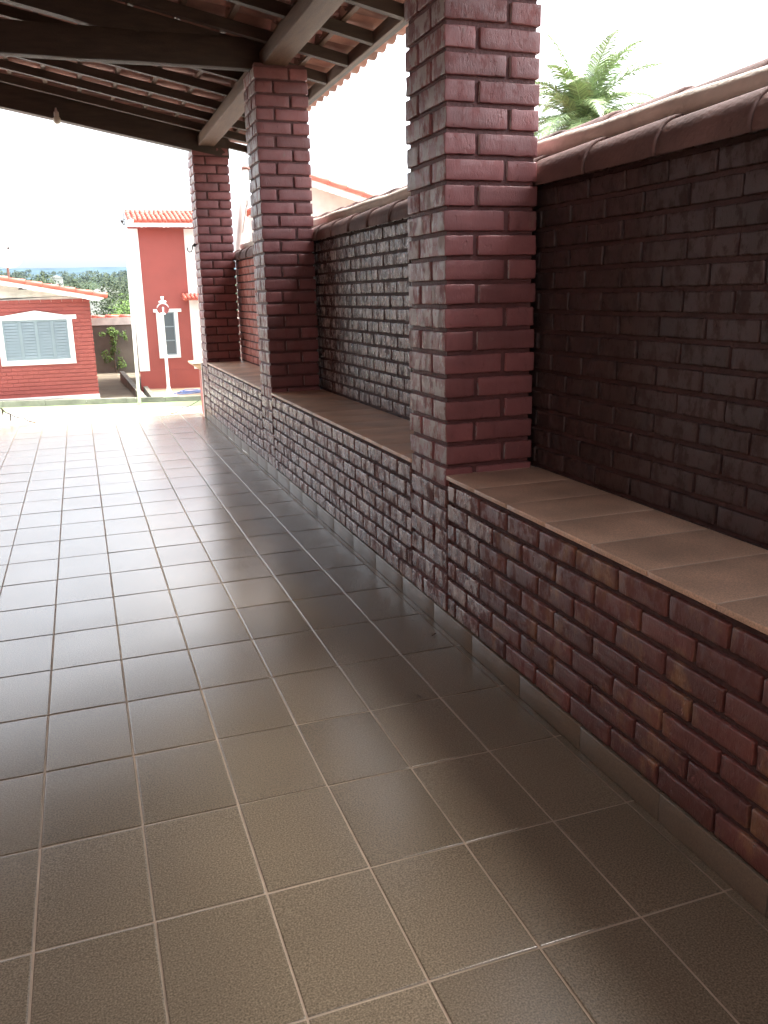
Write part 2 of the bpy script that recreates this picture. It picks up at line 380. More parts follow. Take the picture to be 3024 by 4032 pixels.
# coping: overlapping quarter-round clay tiles over the inner face, a ridge roll, a second row behind
mb = MB(); L = .455
def cope_row(mb, prof, y_start, y_end, step, flare=.014, thick=.012):
    y = y_start; n = len(prof)
    while y < y_end:
        ya, yb = y, y + step + .05
        vs = []
        for q, yy in enumerate([ya, ya + .012, (ya + yb) / 2, yb]):
            k = [1.0, 1.0, .5, 0.0][q]
            for (px, pz, nx, nz) in prof: vs.append((px + nx * flare * k, yy, pz + nz * flare * k))
        for q, yy in enumerate([ya, yb]):
            k = [1.0, 0.0][q]
            for (px, pz, nx, nz) in prof: vs.append((px + nx * (flare * k - thick), yy, pz + nz * (flare * k - thick)))
        fs = [(r * n + a, (r + 1) * n + a, (r + 1) * n + a + 1, r * n + a + 1) for r in range(3) for a in range(n - 1)]
        fs += [(4 * n + a + 1, 5 * n + a + 1, 5 * n + a, 4 * n + a) for a in range(n - 1)]
        fs += [(a + 1, 4 * n + a + 1, 4 * n + a, a) for a in range(n - 1)]
        fs += [(0, 4 * n, 5 * n, 3 * n), (n - 1, 4 * n - 1, 6 * n - 1, 5 * n - 1)]
        mb.add(vs, fs); y += step
def arc(cx, cz, r, a0, a1, n=10, sz=1):
    return [(cx + r * math.cos(R(a0 + (a1 - a0) * i / n)), cz + r * sz * math.sin(R(a0 + (a1 - a0) * i / n)), math.cos(R(a0 + (a1 - a0) * i / n)), math.sin(R(a0 + (a1 - a0) * i / n))) for i in range(n + 1)]
cope_row(mb, arc(2.065, 2.062, .095, 192, 85, 12, 1.08), 2.208 - L * 11, BY1 - .02, L)
cope_row(mb, arc(2.30, 2.21, .11, 165, 20, 10), 2.0 - L * 11, BY1 - .02, L)
mb.build('coping_tiles', mCope, bw, True)
mb = MB(); mb.box((XB + .02, BY0, BT), (2.28, BY1, 2.15)); mb.build('coping_bed', mCope, bw)
mb = MB(); mb.tube([(2.125 + .003 * math.sin(i * .9), BY0 + i * (BY1 - BY0) / 60, 2.216 + .004 * math.sin(i * 1.7)) for i in range(61)], .046, 14); mb.build('ridge_roll', mPale, bw, True)

# ------------------------------------------------------------ roof
rf = thing('veranda_roof', 'dark timber and clay tile roof sloping down over the terrace pillars', 'roof', (XW, 5, 3.4))
K = .2; RB = -.8     # slope of the roof, its near end behind the camera
def zr(x, z0): return z0 - K * (x - 1.65)
mb = MB(); mb.brick((1.605, RB, 3.385), (1.80, 11.18, 3.50), .006, .003, (3, 30, 3)); mb.build('wall_plate', mPlate, rf, True)
def sloped(mb, x0, x1, ya, yb, zb0, h, slope=K, xr=1.65, n=6):
    vs = []; fs = []
    for i in range(n + 1):
        x = x0 + (x1 - x0) * i / n; z = zb0 - slope * (x - xr)
        dy = .004 * math.sin(i * 1.9 + ya * 7); vs += [(x, ya + dy, z), (x, yb + dy, z), (x, yb + dy, z + h), (x, ya + dy, z + h)]
    for i in range(n):
        for a, b in ((0, 1), (1, 2), (2, 3), (3, 0)): fs.append((i*4+a, i*4+b, i*4+4+b, i*4+4+a))
    fs += [(0, 3, 2, 1), (4*n, 4*n+1, 4*n+2, 4*n+3)]
    mb.add(vs, fs)
def tie(y):
    mb = MB(); mb.brick((-3.9, y, 3.372), (1.68, y + .11, 3.60), .01, .006, (24, 3, 3)); mb.build('tie_beam', mWoodX, rf, True)
    mb = MB(); sloped(mb, -3.2, 1.62, y + .005, y + .10, 3.37 + .0, .20, .2, 1.55); mb.build('principal_rafter', mWoodX, rf)
tie(7.40); tie(3.62)
mb = MB(); sloped(mb, -3.6, 1.98, 11.18, 11.33, 3.355 - .015, .295, .187, 1.5, 12); mb.build('end_beam', mWoodX, rf)
y = 10.925
while y > RB + .1:
    if not (7.36 < y < 7.5):
        mb = MB(); sloped(mb, -3.4, 2.27, y, y + .06, 3.503 + random.uniform(-.003, .003), .082); mb.build('rafter', mWoodX, rf)
    y -= .632
mb = MB(); sloped(mb, 1.5, 2.27, 11.52, 11.58, 3.505, .082); mb.build('rafter', mWoodX, rf)
xb = 2.40; i = 0
while xb > -3.3:
    mb = MB(); z = zr(xb, 3.588)
    mb.brick((xb - .025, RB + .02, z), (xb + .02, 11.62, z + .016), .003, .003, (2, 60, 2)); o = mb.build('batten', mPlate if i else mWood, rf, True); xb -= .352; i += 1
mb = MB(); mb.brick((2.275, RB + .02, zr(2.29, 3.505)), (2.305, 11.62, zr(2.29, 3.60)), .004, .003, (2, 60, 3)); mb.build('eave_board', mPlate, rf, True)
# clay tiles: rows step at each batten
mb = MB(); P = .232; ny = 10
xb = 2.40; row = 0
while xb > -3.3:
    xa = xb + .05 if row else xb + .14       # lower end
    xt = xb - .352 - .03                     # upper end
    rows = []
    ydiv = []
    y = RB
    while y < 11.66:
        off = random.uniform(-.008, .008); tl = random.uniform(-.003, .003); t = random.random()
        vs = []
        for (x, lift) in ((xa + off, .040), ((xa + xt) / 2, .022), (xt, .004)):
            for q in range(ny + 1):
                ph = q / ny
                zz = .033 * math.cos(2 * math.pi * (ph - .25)) + .008 * math.cos(4 * math.pi * (ph - .25))
                vs.append((x, y + ph * (P + .004), zr(x, 3.598) + .034 + lift + zz + tl))
        m_ = len(vs)
        vs += [(vx, vy, vz + .012) for vx, vy, vz in vs]
        n = ny + 1; fs = []
        for r in range(2):
            for q in range(ny):
                a = r * n + q; fs.append((a, a + 1, a + n + 1, a + n)); fs.append((a + m_, a + n + m_, a + n + 1 + m_, a + 1 + m_))
        for q in range(ny): fs.append((q, q + m_, q + 1 + m_, q + 1))
        for r in range(2):
            a = r * n; fs.append((a, a + n, a + n + m_, a + m_)); a += ny; fs.append((a, a + m_, a + n + m_, a + n))
        mb.add(vs, fs, t); y += P
    xb -= .352; row += 1
mb.build('roof_tiles', mClay, rf, True)

# bulb hanging under the end beam
bl = thing('light_bulb', 'unlit pale bulb in its holder hanging from the end roof beam', 'light bulb', (.014, 11.13, 3.60))
mb = MB(); mb.lathe((.014, 11.13, 3.60), [(.0, -.045), (.018, -.043), (.034, -.032), (.042, -.012), (.043, .006), (.037, .024), (.028, .036), (.024, .045)], 20); mb.build('bulb', mBulb, bl, True)
mb = MB(); mb.lathe((.014, 11.13, 3.60), [(.027, .040), (.029, .05), (.027, .085), (.016, .092), (.008, .13), (.0, .131)], 16); mb.build('holder', mPVC, bl, True)

# hook on the far pillar
hk = thing('hammock_hook', 'dark iron hammock hook fixed to the left side of the farthest pillar', 'hook', (XW, 11.5, 2.25))
mb = MB(); mb.tube([(XW + .01, 11.5, 2.245), (XW - .03, 11.49, 2.245), (XW - .04, 11.49, 2.22)], .009, 8)
mb.tube([(XW - .036, 11.49, 2.245), (XW - .045, 11.485, 2.20), (XW - .06, 11.48, 2.165), (XW - .085, 11.475, 2.158), (XW - .105, 11.47, 2.175), (XW - .108, 11.47, 2.215)], .0075, 8); mb.build('hook', mMetal, hk, True)
mb = MB(); mb.lathe((XW - .005, 11.5, 2.245), [(.0, -.02), (.02, -.02), (.02, .02), (.0, .02)], 12); mb.build('plate', mMetal, hk)

# white pipe by the end of the wall
dp = thing('drain_pipe', 'thick white pipe with a bend rising beside the end of the boundary wall', 'pipe', (2.13, 11.75, -1))
mb = MB(); mb.tube([(2.10, 11.62, -1), (2.10, 11.62, .7), (2.125, 11.75, 1.5), (2.155, 11.9, 2.12), (2.17, 11.93, 2.22), (2.22, 11.98, 2.5), (2.36, 12.1, 3.27)], .056, 18, True); mb.build('pipe', mPVC, dp, True)
mb = MB(); mb.tube([(2.355, 12.095, 3.24), (2.362, 12.102, 3.275)], .064, 18); mb.build('collar', mClay, dp, True)
mb = MB(); mb.tube([(2.22, 11.88, 2.42), (2.29, 11.86, 2.78)], .012, 8); mb.box((2.285, 11.85, 2.76), (2.31, 11.87, 2.84)); mb.build('brace', mPVC, dp)
mb = MB(); mb.tube([(2.36, 12.1, 3.27), (2.37, 12.1, 3.5)], .006, 6); mb.build('wire', mMetal, dp)

# stone-capped red post just past the parapet
ps = thing('garden_post', 'short red post with a flared sandstone cap past the end of the parapet', 'post', (1.8, 12.75, -1))
mb = MB(); mb.box((1.63, 12.6, -1.2), (1.95, 12.92, .55)); mb.build('shaft', mRed, ps)
mb = MB(); n_ = [(1.64, 12.61, .55), (1.94, 12.61, .55), (1.94, 12.91, .55), (1.64, 12.91, .55), (1.50, 12.47, .645), (2.08, 12.47, .645), (2.08, 13.05, .645), (1.50, 13.05, .645), (1.49, 12.46, .675), (2.09, 12.46, .675), (2.09, 13.06, .675), (1.49, 13.06, .675)]
mb.add(n_, [(3, 2, 1, 0), (8, 9, 10, 11)] + [(b + a, b + (a + 1) % 4, b + 4 + (a + 1) % 4, b + 4 + a) for b in (0, 4) for a in range(4)]); mb.build('cap', mTan, ps)

# cords at the terrace edge
def cord(name, label, pts, r=.008, knots=()):
    mb = MB(); P_ = [Vector(p) for p in pts]; full = []
    for a, b in zip(P_, P_[1:]):
        for i in range(6):
            q = a.lerp(b, i / 6); q.z -= .02 * math.sin(math.pi * i / 6); full.append(q + noise.noise_vector(q * 9) * .012)
    full.append(P_[-1]); mb.tube(full, r, 6)
    for kx in knots:
        mb.tube([kx, (kx[0] + .008, kx[1], kx[2] - .05), (kx[0] - .004, kx[1], kx[2] - .10)], [.010, .012, .008], 7)
    tag(mb.build(name, mCord, None, True), label, 'cord')
cord('knotted_cord', 'dark knotted cord sagging down to the floor edge at the far left', [(-1.35, 12.3, .30), (-1.081, 12.3, .215), (-.99, 12.3, .136), (-.828, 12.3, .072), (-.683, 12.3, .0)], .009, [(-1.081, 12.3, .225), (-.99, 12.3, .14)])
cord('slack_cord', 'thin grey cord slanting from the parapet end down to the floor edge', [(1.515, 12.3, .165), (1.275, 12.3, .077), (1.104, 12.3, .002)], .006)

for (x, y, a, lb) in ((1.45, 3.47, .4, 'curled dry leaf on the floor tile nearest the low wall'), (1.149, 2.90, 1.9, 'tiny dark dry leaf lying alone on a floor tile farther from the low wall')):
    mb = MB(); L_ = .016 if x > 1.1 else .008; vs = []
    for q in range(5):
        u = q / 4; wd = L_ * .45 * math.sin(math.pi * (.08 + .84 * u)); hz_ = .003 + .010 * (u - .4) ** 2
        for sg in (-1, 0, 1):
            px, py = (u - .5) * 2 * L_, sg * wd; vs.append((x + px * math.cos(a) - py * math.sin(a), y + px * math.sin(a) + py * math.cos(a), hz_ + (.004 if sg else 0)))
    mb.add(vs, [(r*3+c, r*3+c+1, r*3+c+4, r*3+c+3) for r in range(4) for c in range(2)]); tag(mb.build('dry_leaf', mBark), lb, 'leaf')

# ------------------------------------------------------------ assumed house wall (left and behind, out of view), sized to shade the terrace
hw = thing('unseen_house', 'assumed unseen house wall that shades the terrace from its left and back side', 'building', (-3.8, 4, 0))
mb = MB(); mb.box((-4.1, -2.6, -1.2), (-3.85, 11.2, 4.9)); mb.box((-3.85, -2.6, -1.2), (2.0, -2.4, 3.6)); mb.build('wall', mUnseenWall, hw)

# ------------------------------------------------------------ yard
def gz(x): return -1.005 - .026 * (max(-12, min(9, x)) + 2.08)
def sheet(name, xs, ys, dz, mat, kind='structure', jit=0):
    mb = MB(); vs = [(x, y, gz(x) + dz) for y in ys for x in xs]; n = len(xs)
    mb.add(vs, [(r*n+q, r*n+q+1, (r+1)*n+q+1, (r+1)*n+q) for r in range(len(ys)-1) for q in range(n-1)])
    return tag(mb.build(name, mat), kind=kind)
XS = [-60, -30, -12, -2, 2, 9, 30, 60]
sheet('ground', XS, [-30, 12, 22, 36], -.03, mSoil)
sheet('yard_paving', [-30, -12, -2, 2, 4, 9, 20], [12.4, 17, 22.2], .004, mPave)
sheet('lawn', [-30, -12, -2, 2, 4, 9, 20], [22.2, 23.3], .012, mLawn)
mb = MB()
for i in range(34):
    a = -17 + i * 1.0; b = a + .992
    for seg in (0,):
        za, zb = gz(a), gz(b)
        h = .165 - .008 * min(5, max(0, a + 2))
        vs = [(a, 23.3, za - .1), (b, 23.3, zb - .1), (b, 23.45, zb - .1), (a, 23.45, za - .1), (a, 23.3, za + h), (b, 23.3, zb + h), (b, 23.45, zb + h), (a, 23.45, za + h)]
        mb.add(vs, [(0,3,2,1),(4,5,6,7),(0,1,5,4),(1,2,6,5),(2,3,7,6),(3,0,4,7)])
tag(mb.build('kerb', mConc), kind='structure')
sheet('patio', [1.75, 2.5, 4, 9, 20], [23.45, 25.9], .125, mTan)
sheet('path', [-17, -8, -2, .36], [23.45, 24.4], .10, mConc)

def lowall(name, label, pts, h, wd, mat):
    mb = MB()
    for (x0, y0, z0), (x1, y1, z1) in zip(pts, pts[1:]):
        d = Vector((x1-x0, y1-y0, 0)).normalized(); nrm = Vector((-d.y, d.x, 0)) * wd
        vs = []
        for (x, y, z) in ((x0, y0, z0), (x1, y1, z1)):
            for zz in (z - h, z):
                vs += [(x, y, zz), (x + nrm.x, y + nrm.y, zz)]
        mb.add(vs, [(0,1,3,2),(4,6,7,5),(0,2,6,4),(1,5,7,3),(2,3,7,6),(0,4,5,1)])
    return tag(mb.build(name, mat), label, 'low wall')
lowall('retaining_wall', 'low mossy concrete wall running back from the kerb towards the dark rear wall', [(1.55, 23.5, -.98), (1.30, 30.3, -.78)], .5, .14, mConc)
lowall('retaining_wall', 'low mossy concrete wall ending at the left corner of the tall red house', [(1.80, 23.5, -1.0), (1.66, 28, -.80)], .5, .12, mConc)

# ---- left brick house
h1 = thing('brick_house', 'single-storey red brick house with grey shutters and white scalloped gable trim', 'house', (-1, 24.3, -1))
HY = 24.3; XR = .345
mb = MB(); mb.box((-8, HY + .02, -1.2), (XR - .02, HY + 9, 1.56)); mb.build('wall_core', mRed, h1)
mb = MB(); z = -.885; i = 0
while z < 1.55:
    xx = XR + random.uniform(-.004, .004); a = -4.5 + (i % 2) * .13
    wz = -.12 < z < 1.17
    while a < XR:
        b = min(a + .252, xx)
        parts = [(a, b)]
        if wz:
            parts = [(a, min(b, -1.98)), (max(a, -.155), b)]
        for pa, pb in parts:
            if pb - pa > .01: mb.box((pa, HY + random.uniform(-.003, .003), z), (pb, HY + .04, z + .082), random.random())
        a += .26
    z += .101; i += 1
mb.build('brickwork', mRed, h1)
mb = MB(); mb.box((-8, HY - .03, -1.2), (XR + .01, HY + .01, -.885)); mb.build('plinth', mWhite, h1)
# gable
def zroof(x): return 1.60 + .193 * (.75 - x)
GA = -3.0
mb = MB(); mb.prism([(-8, HY + .03, 1.56), (XR - .0, HY + .03, 1.56), (XR, HY + .03, zroof(XR) + .04), (GA, HY + .03, zroof(GA) + .04), (-8, HY + .03, zroof(GA) - .9)], (0, .1, 0)); mb.build('gable', mDirtyWhite, h1)
mb = MB()
pts = []; n = 120; x1, x0 = .70, GA
top = []; bot = []
for i in range(n + 1):
    x = x1 + (x0 - x1) * i / n; s_ = (x1 - x)
    d = .085 + .022 * abs(math.sin(s_ * math.pi / .115)) + .018 * (0.5 - 0.5 * math.cos(s_ * 2 * math.pi / .69))
    if s_ < .12: d = .03 + .065 * s_ / .12
    top.append((x, HY - .52, zroof(x) + .035)); bot.append((x, HY - .52, zroof(x) + .035 - d))
for i in range(n): mb.prism([top[i], top[i+1], bot[i+1], bot[i]], (0, .03, 0))
mb.build('bargeboard', mWhite, h1)
# roof surface with verge tiles
rb = MB(); rb.prism([(.78, HY - .50, zroof(.78) + .03), (GA, HY - .50, zroof(GA) + .03), (GA, HY - .5, zroof(GA) + .08), (.78, HY - .5, zroof(.78) + .08)], (0, 10, 0)); ro = rb.build('roof', mRedTile, h1)
vb = MB(); x = .80
while x > GA:
    xa, xb2 = x, x - .42
    za, zb = zroof(xa) + .105, zroof(xb2) + .085
    vb.tube([(xa, HY - .54, za), (xb2, HY - .54, zb)], [.062, .05], 12); x -= .39
vb.build('verge_tiles', mRedTile, ro, True)
mb = MB(); mb.box((-1.33, HY - .4, 1.90), (-1.19, HY + .05, 2.06)); mb.box((-1.36, HY - .1, 1.885), (-1.16, HY + .03, 1.9)); mb.build('purlin_end', mWood, h1)
# window
W0, W1, B0, B1 = -1.86, -.27, .09, 1.118
wf = MB(); F0 = HY - .045
for lo, hi in (((W0 - .13, F0, B0 - .125), (W1 + .12, HY + .03, B0)), ((W0 - .13, F0, B0 + .001), (W0, HY + .03, B1)), ((W1, F0, B0 + .001), (W1 + .12, HY + .03, B1)), ((W0 - .23, F0 - .015, B1 + .001), (W1 + .24, HY + .03, B1 + .11))): wf.box(lo, hi)
wf.prism([(W0 - .0, F0 - .01, B1 + .11), (W1 - .06, F0 - .01, B1 + .11), (-1.03, F0 - .01, B1 + .235)], (0, .04, 0))
wo = wf.build('window_frame', mWhite, h1)
sm = MB(); xs = [W0, -1.44, -1.05, -.655, W1]
for i in range(4):
    a, b = xs[i], xs[i+1]; fy = HY - .034 + (.010 if i in (0, 3) else 0)
    st = .035
    sm.box((a, fy, B0), (a + st, fy + .03, B1)); sm.box((b - st, fy, B0), (b, fy + .03, B1))
    sm.box((a + st, fy, B0), (b - st, fy + .03, B0 + .05)); sm.box((a + st, fy, B1 - .05), (b - st, fy + .03, B1))
    ns = 12
    for k_ in range(ns):
        z0 = B0 + .055 + (B1 - B0 - .115) * k_ / ns; hh = (B1 - B0 - .115) / ns
        sm.prism([(a + st, fy + .002, z0), (a + st, fy + .028, z0 + hh * .92), (a + st, fy + .033, z0 + hh * .92), (a + st, fy + .008, z0)], (b - a - 2 * st, 0, 0))
sm.box((W0, HY + .010, B0), (W1, HY + .018, B1), .5)
sm.build('shutters', mShutter, wo)

# ---- tall red house
th = thing('tall_house', 'tall narrow red house with white corner strips and a red tiled eave', 'house', (2.5, 25.8, -1))
TY = 25.8
def T(xa, xb_, za, zb, y=TY, d=.04, mbx=None): mbx.box((xa, y - d, za), (xb_, y + .01, zb))
mb = MB(); mb.prism([(1.56, TY, -1.3), (3.6, TY, -1.3), (3.6, TY + 6, -1.3), (2.15, TY + 6, -1.3)], (0, 0, 4.85)); mb.build('wall', mRed, th)
mb = MB(); mb.box((1.553, TY - .03, -.46), (1.845, TY + .01, 3.5)); mb.box((3.12, TY - .03, -.46), (3.40, TY + .02, 3.5)); mb.build('corner_strips', mWhite, th)
mb = MB(); mb.box((1.555, TY - .015, -1.3), (3.6, TY + .01, -.465)); mb.build('base_band', mRed, th)
mb = MB(); n = 90; X0, X1 = 1.63, 3.75; zt = 3.625
for i in range(n):
    a = X0 + (X1 - X0) * i / n; b = X0 + (X1 - X0) * (i + 1) / n; e_ = lambda x: zt - .085 - .02 * abs(math.sin((x - X0) * math.pi / .12)) - .02 * (0.5 - 0.5 * math.cos((x - X0) * 2 * math.pi / .62))
    mb.prism([(a, TY - .52, zt), (b, TY - .52, zt), (b, TY - .52, e_(b)), (a, TY - .52, e_(a))], (0, .03, 0))
mb.build('bargeboard', mWhite, th)
def tiled(mb, x0, x1, y0, z0, y1, z1, rows, pitch=.19):
    n = max(1, int((x1 - x0) / pitch))
    for r in range(rows):
        t0, t1 = r / rows, (r + 1) / rows + .08
        for c in range(n):
            cx = x0 + (c + .5) * (x1 - x0) / n + random.uniform(-.01, .01); rr = (x1 - x0) / n * .42
            ya, yb_ = y0 + (y1 - y0) * t0, y0 + (y1 - y0) * t1; za, zb = z0 + (z1 - z0) * t0 + .02, z0 + (z1 - z0) * t1
            mb.tube([(cx, ya, za), (cx, yb_, zb)], [rr, rr * .85], 8)
    mb.prism([(x0, y0 + .03, z0 - .02), (x0, y1, z1 - .02), (x0, y1, z1 - .04), (x0, y0 + .03, z0 - .04)], (x1 - x0, 0, 0))
mb = MB(); tiled(mb, 1.58, 3.8, TY - .56, 3.66, TY + .9, 4.05, 5, .125); mb.build('roof', mRedTile, th, True)
mb = MB(); tiled(mb, 2.90, 3.8, TY - .5, 1.56, TY, 1.69, 2, .11); mb.build('awning_roof', mRedTile, th, True)
wx0, wx1, wz0, wz1 = 2.30, 2.665, -.02, 1.20
wx0, wx1 = 2.27, 2.66
fr = MB()
for lo, hi in (((wx0 - .12, TY - .05, wz0 - .09), (wx1 + .10, TY + .01, wz0)), ((wx0 - .12, TY - .05, wz0 + .001), (wx0, TY + .01, wz1)), ((wx1, TY - .05, wz0 + .001), (wx1 + .10, TY + .01, wz1)), ((wx0 - .19, TY - .06, wz1 + .001), (wx1 + .21, TY + .01, wz1 + .09))): fr.box(lo, hi)
fo = fr.build('window_frame', mWhite, th)
gb = MB(); gb.box((wx0, TY - .008, wz0), (wx1, TY - .004, wz1)); gb.build('pane', mGlass, fo)
gb = MB()
for q in range(4): gb.box((wx0, TY - .03, wz0 + (wz1 - wz0 - .03) * q / 3), (wx1, TY - .009, wz0 + (wz1 - wz0 - .03) * q / 3 + .03))
gb.box((wx0, TY - .032, wz0), (wx0 + .03, TY - .01, wz1)); gb.box((wx1 - .03, TY - .032, wz0), (wx1, TY - .01, wz1)); gb.build('muntins', mShutter, fo)

# ---- neighbour's white house behind the boundary wall
nb = thing('white_house', 'white gabled house with red roof edge showing above the boundary wall', 'house', (5, 18, -1))
def zn(x): return 3.97 - .284 * (x - 4.866)
mb = MB(); mb.prism([(4.95, 18.5, -1), (6.9, 18.5, -1), (6.9, 18.5, zn(6.9) - .1), (4.95, 18.5, zn(4.95) - .1)], (0, 7, 0)); mb.build('wall', mDirtyWhite, nb)
mb = MB(); n = 110
for i in range(n):
    a = 4.8 + 2.7 * i / n; b = a + 2.7 / n
    e_ = lambda x: zn(x) - .19 - .02 * abs(math.sin(x * math.pi / .13))
    mb.prism([(a, 18, zn(a) - .07), (b, 18, zn(b) - .07), (b, 18, e_(b)), (a, 18, e_(a))], (0, .03, 0))
mb.build('bargeboard', mWhite, nb)
mb = MB(); mb.prism([(4.8, 17.98, zn(4.8) - .07), (7.6, 17.98, zn(7.6) - .07), (7.6, 17.98, zn(7.6) - .03), (4.8, 17.98, zn(4.8) - .03)], (0, 8, 0)); rr = mb.build('roof', mRedTile, nb)
mb = MB(); x = 4.8
while x < 7.6: mb.tube([(x, 17.97, zn(x) - .03), (x + .42, 17.97, zn(x + .42) - .01)], [.05, .062], 10); x += .38
mb.build('verge_tiles', mRedTile, rr, True)

# ---- rear wall with white band, coping and vines
bk = thing('rear_wall', 'dark weathered wall with white top band and red coping between the two red houses', 'wall', (1.2, 34, -1.2))
mb = MB(); mb.box((-3, 34, -1.6), (7, 34.2, .66)); mb.build('wall', mGrey, bk)
mb = MB(); mb.box((-3, 33.96, .662), (7, 34.22, .93)); mb.build('white_band', mDirtyWhite, bk)
mb = MB()
for i in range(20): mb.tube([(-3 + i * .5, 34.08, .96), (-3 + i * .5 + .49, 34.08, .95)], [.085, .07], 10)
mb.build('coping_tiles', mRedTile, bk, True)
mb = MB(); mb.box((.36, 33.0, -1.5), (1.9, 33.2, -1.12)); mb.build('step', mConc, bk)

def leaves(mb, c, rad, n, size, clumps=9):
    c = Vector(c); cl = []
    for _ in range(clumps):
        d = Vector([random.gauss(0, 1) for _ in range(3)]).normalized() * random.uniform(.45, .8)
        cl.append((Vector((c.x + d.x * rad[0], c.y + d.y * rad[1], c.z + d.z * rad[2])), random.uniform(.28, .5), random.random()))
    for _ in range(n):
        cc, s_, tt = random.choice(cl)
        d = Vector([random.gauss(0, 1) for _ in range(3)]).normalized() * (random.random() ** .35)
        p = Vector((cc.x + d.x * rad[0] * s_, cc.y + d.y * rad[1] * s_, cc.z + d.z * rad[2] * s_))
        a = Vector([random.gauss(0, 1) for _ in range(3)]).normalized(); b = a.orthogonal().normalized(); q = size * random.uniform(.6, 1.3)
        mb.add([p - a * q, p - b * q * .5, p + a * q, p + b * q * .5], [(0, 1, 2, 3)], min(1, max(0, tt * .6 + random.random() * .4)))
vn = thing('climbing_plant', 'straggly green creeper hanging on the dark rear wall', 'plant', (1.2, 33.8, -1.1))
mb = MB()
for (x, z, rx, rz, n) in ((1.05, .35, .35, .3, 220), (1.25, -.1, .3, .3, 170), (1.0, -.5, .3, .35, 150), (1.35, -.8, .25, .3, 110), (1.55, .2, .2, .3, 80)): leaves(mb, (x, 33.85, z), (rx, .12, rz), n, .045, 7)
mb.build('foliage', mLeafB, vn)
mb = MB(); mb.tube([(1.2, 33.9, -1.3), (1.15, 33.93, -.6), (1.25, 33.93, 0), (1.1, 33.93, .5)], [.03, .025, .018, .01], 6); mb.build('stem', mBark, vn)

# ---- lamp post, white pole, hose
lp = thing('garden_lamp', 'white garden lamp post with a clear globe in front of the tall red house', 'lamp', (2.11, 23.38, -.97))
LX, LY, LZ = 2.11, 23.38, -.985
mb = MB(); mb.box((LX - .16, LY - .09, LZ), (LX + .2, LY + .12, LZ + .045)); mb.lathe((LX, LY, LZ + .045), [(.0, .0), (.11, .0), (.09, .05), (.055, .17), (.043, .25), (.038, 1.0), (.034, 2.12), (.05, 2.14), (.05, 2.17), (.0, 2.17)], 16); mb.build('post', mWhite, lp, True)
gl = bpy.data.materials.new('clear_globe'); gl.use_nodes = True; b = gl.node_tree.nodes['Principled BSDF']; b.inputs['Base Color'].default_value = (.95, .97, 1, 1); b.inputs['Roughness'].default_value = .05; b.inputs['Transmission Weight'].default_value = 1; b.inputs['IOR'].default_value = 1.03
n_ = gl.node_tree; nzg = n_.nodes.new('ShaderNodeTexNoise'); nzg.inputs['Scale'].default_value = 9; mrg = n_.nodes.new('ShaderNodeMapRange'); mrg.inputs['To Min'].default_value = .02; mrg.inputs['To Max'].default_value = .1; n_.links.new(nzg.outputs['Fac'], mrg.inputs['Value']); n_.links.new(mrg.outputs[0], b.inputs['Roughness'])
GZ = 1.335
mb = MB(); mb.lathe((LX + .03, LY, GZ), [(.16 * math.sin(R(a)), -.16 * math.cos(R(a))) for a in range(20, 161, 10)], 24); mb.build('globe', gl, lp, True)
mb = MB(); mb.lathe((LX + .03, LY, GZ), [(.0, .145), (.09, .145), (.10, .165), (.09, .19), (.035, .195), (.03, .25), (.045, .26), (.04, .30), (.0, .31)], 16); mb.build('cap', mWhite, lp, True)
mb = MB(); mb.lathe((LX + .03, LY, GZ), [(.0, -.16), (.055, -.16), (.05, -.12), (.018, -.11), (.022, .03), (.0, .04)], 14); mb.build('bulb_holder', mWhite, lp, True)
fp = thing('light_pole', 'tall slim white pole with floodlights before the left corner of the tall house', 'pole', (1.30, 22.9, -1.1))
mb = MB(); mb.tube([(1.295, 22.9, -1.15), (1.325, 22.9, 1.2), (1.355, 22.9, 3.36)], [.045, .042, .036], 12); mb.build('pole', mWhite, fp, True)
for (dx, s_) in ((.14, 1), (-.07, .6)):
    mb = MB(); c_ = Vector((1.355 + dx, 22.85, 3.45)); mb.tube([(1.355, 22.9, 3.34), (1.355 + dx * .5, 22.88, 3.38), c_ - Vector((0, .0, .02))], .012, 6)
    mb.lathe(c_, [(0, -.05 * s_), (.045 * s_, -.04 * s_), (.07 * s_, .03 * s_), (.06 * s_, .05 * s_), (0, .06 * s_)], 12); mb.build('floodlight', mWhite if s_ == 1 else mMetal, fp, True)
mb = MB(); mb.tube([(1.34, 22.9, 3.36), (1.34, 22.9, 3.66)], .008, 6); mb.tube([(1.27, 22.9, 3.52), (1.38, 22.9, 3.50)], .008, 6); mb.build('antenna', mMetal, fp)
mb = MB(); pts = []
for i in range(75):
    a = i * .42; rr_ = .20 + .05 * math.sin(i * .13); pts.append((2.62 + i * .0035 + rr_ * 1.5 * math.cos(a), 24.0 + rr_ * 1.2 * math.sin(a), gz(2.7) + .155 + .0009 * i * (1 + .3 * math.sin(i))))
mb.tube(pts, .013, 6); tag(mb.build('garden_hose', mBlue, None, True), 'heap of blue hose lying at the foot of the tall red house', 'hose')

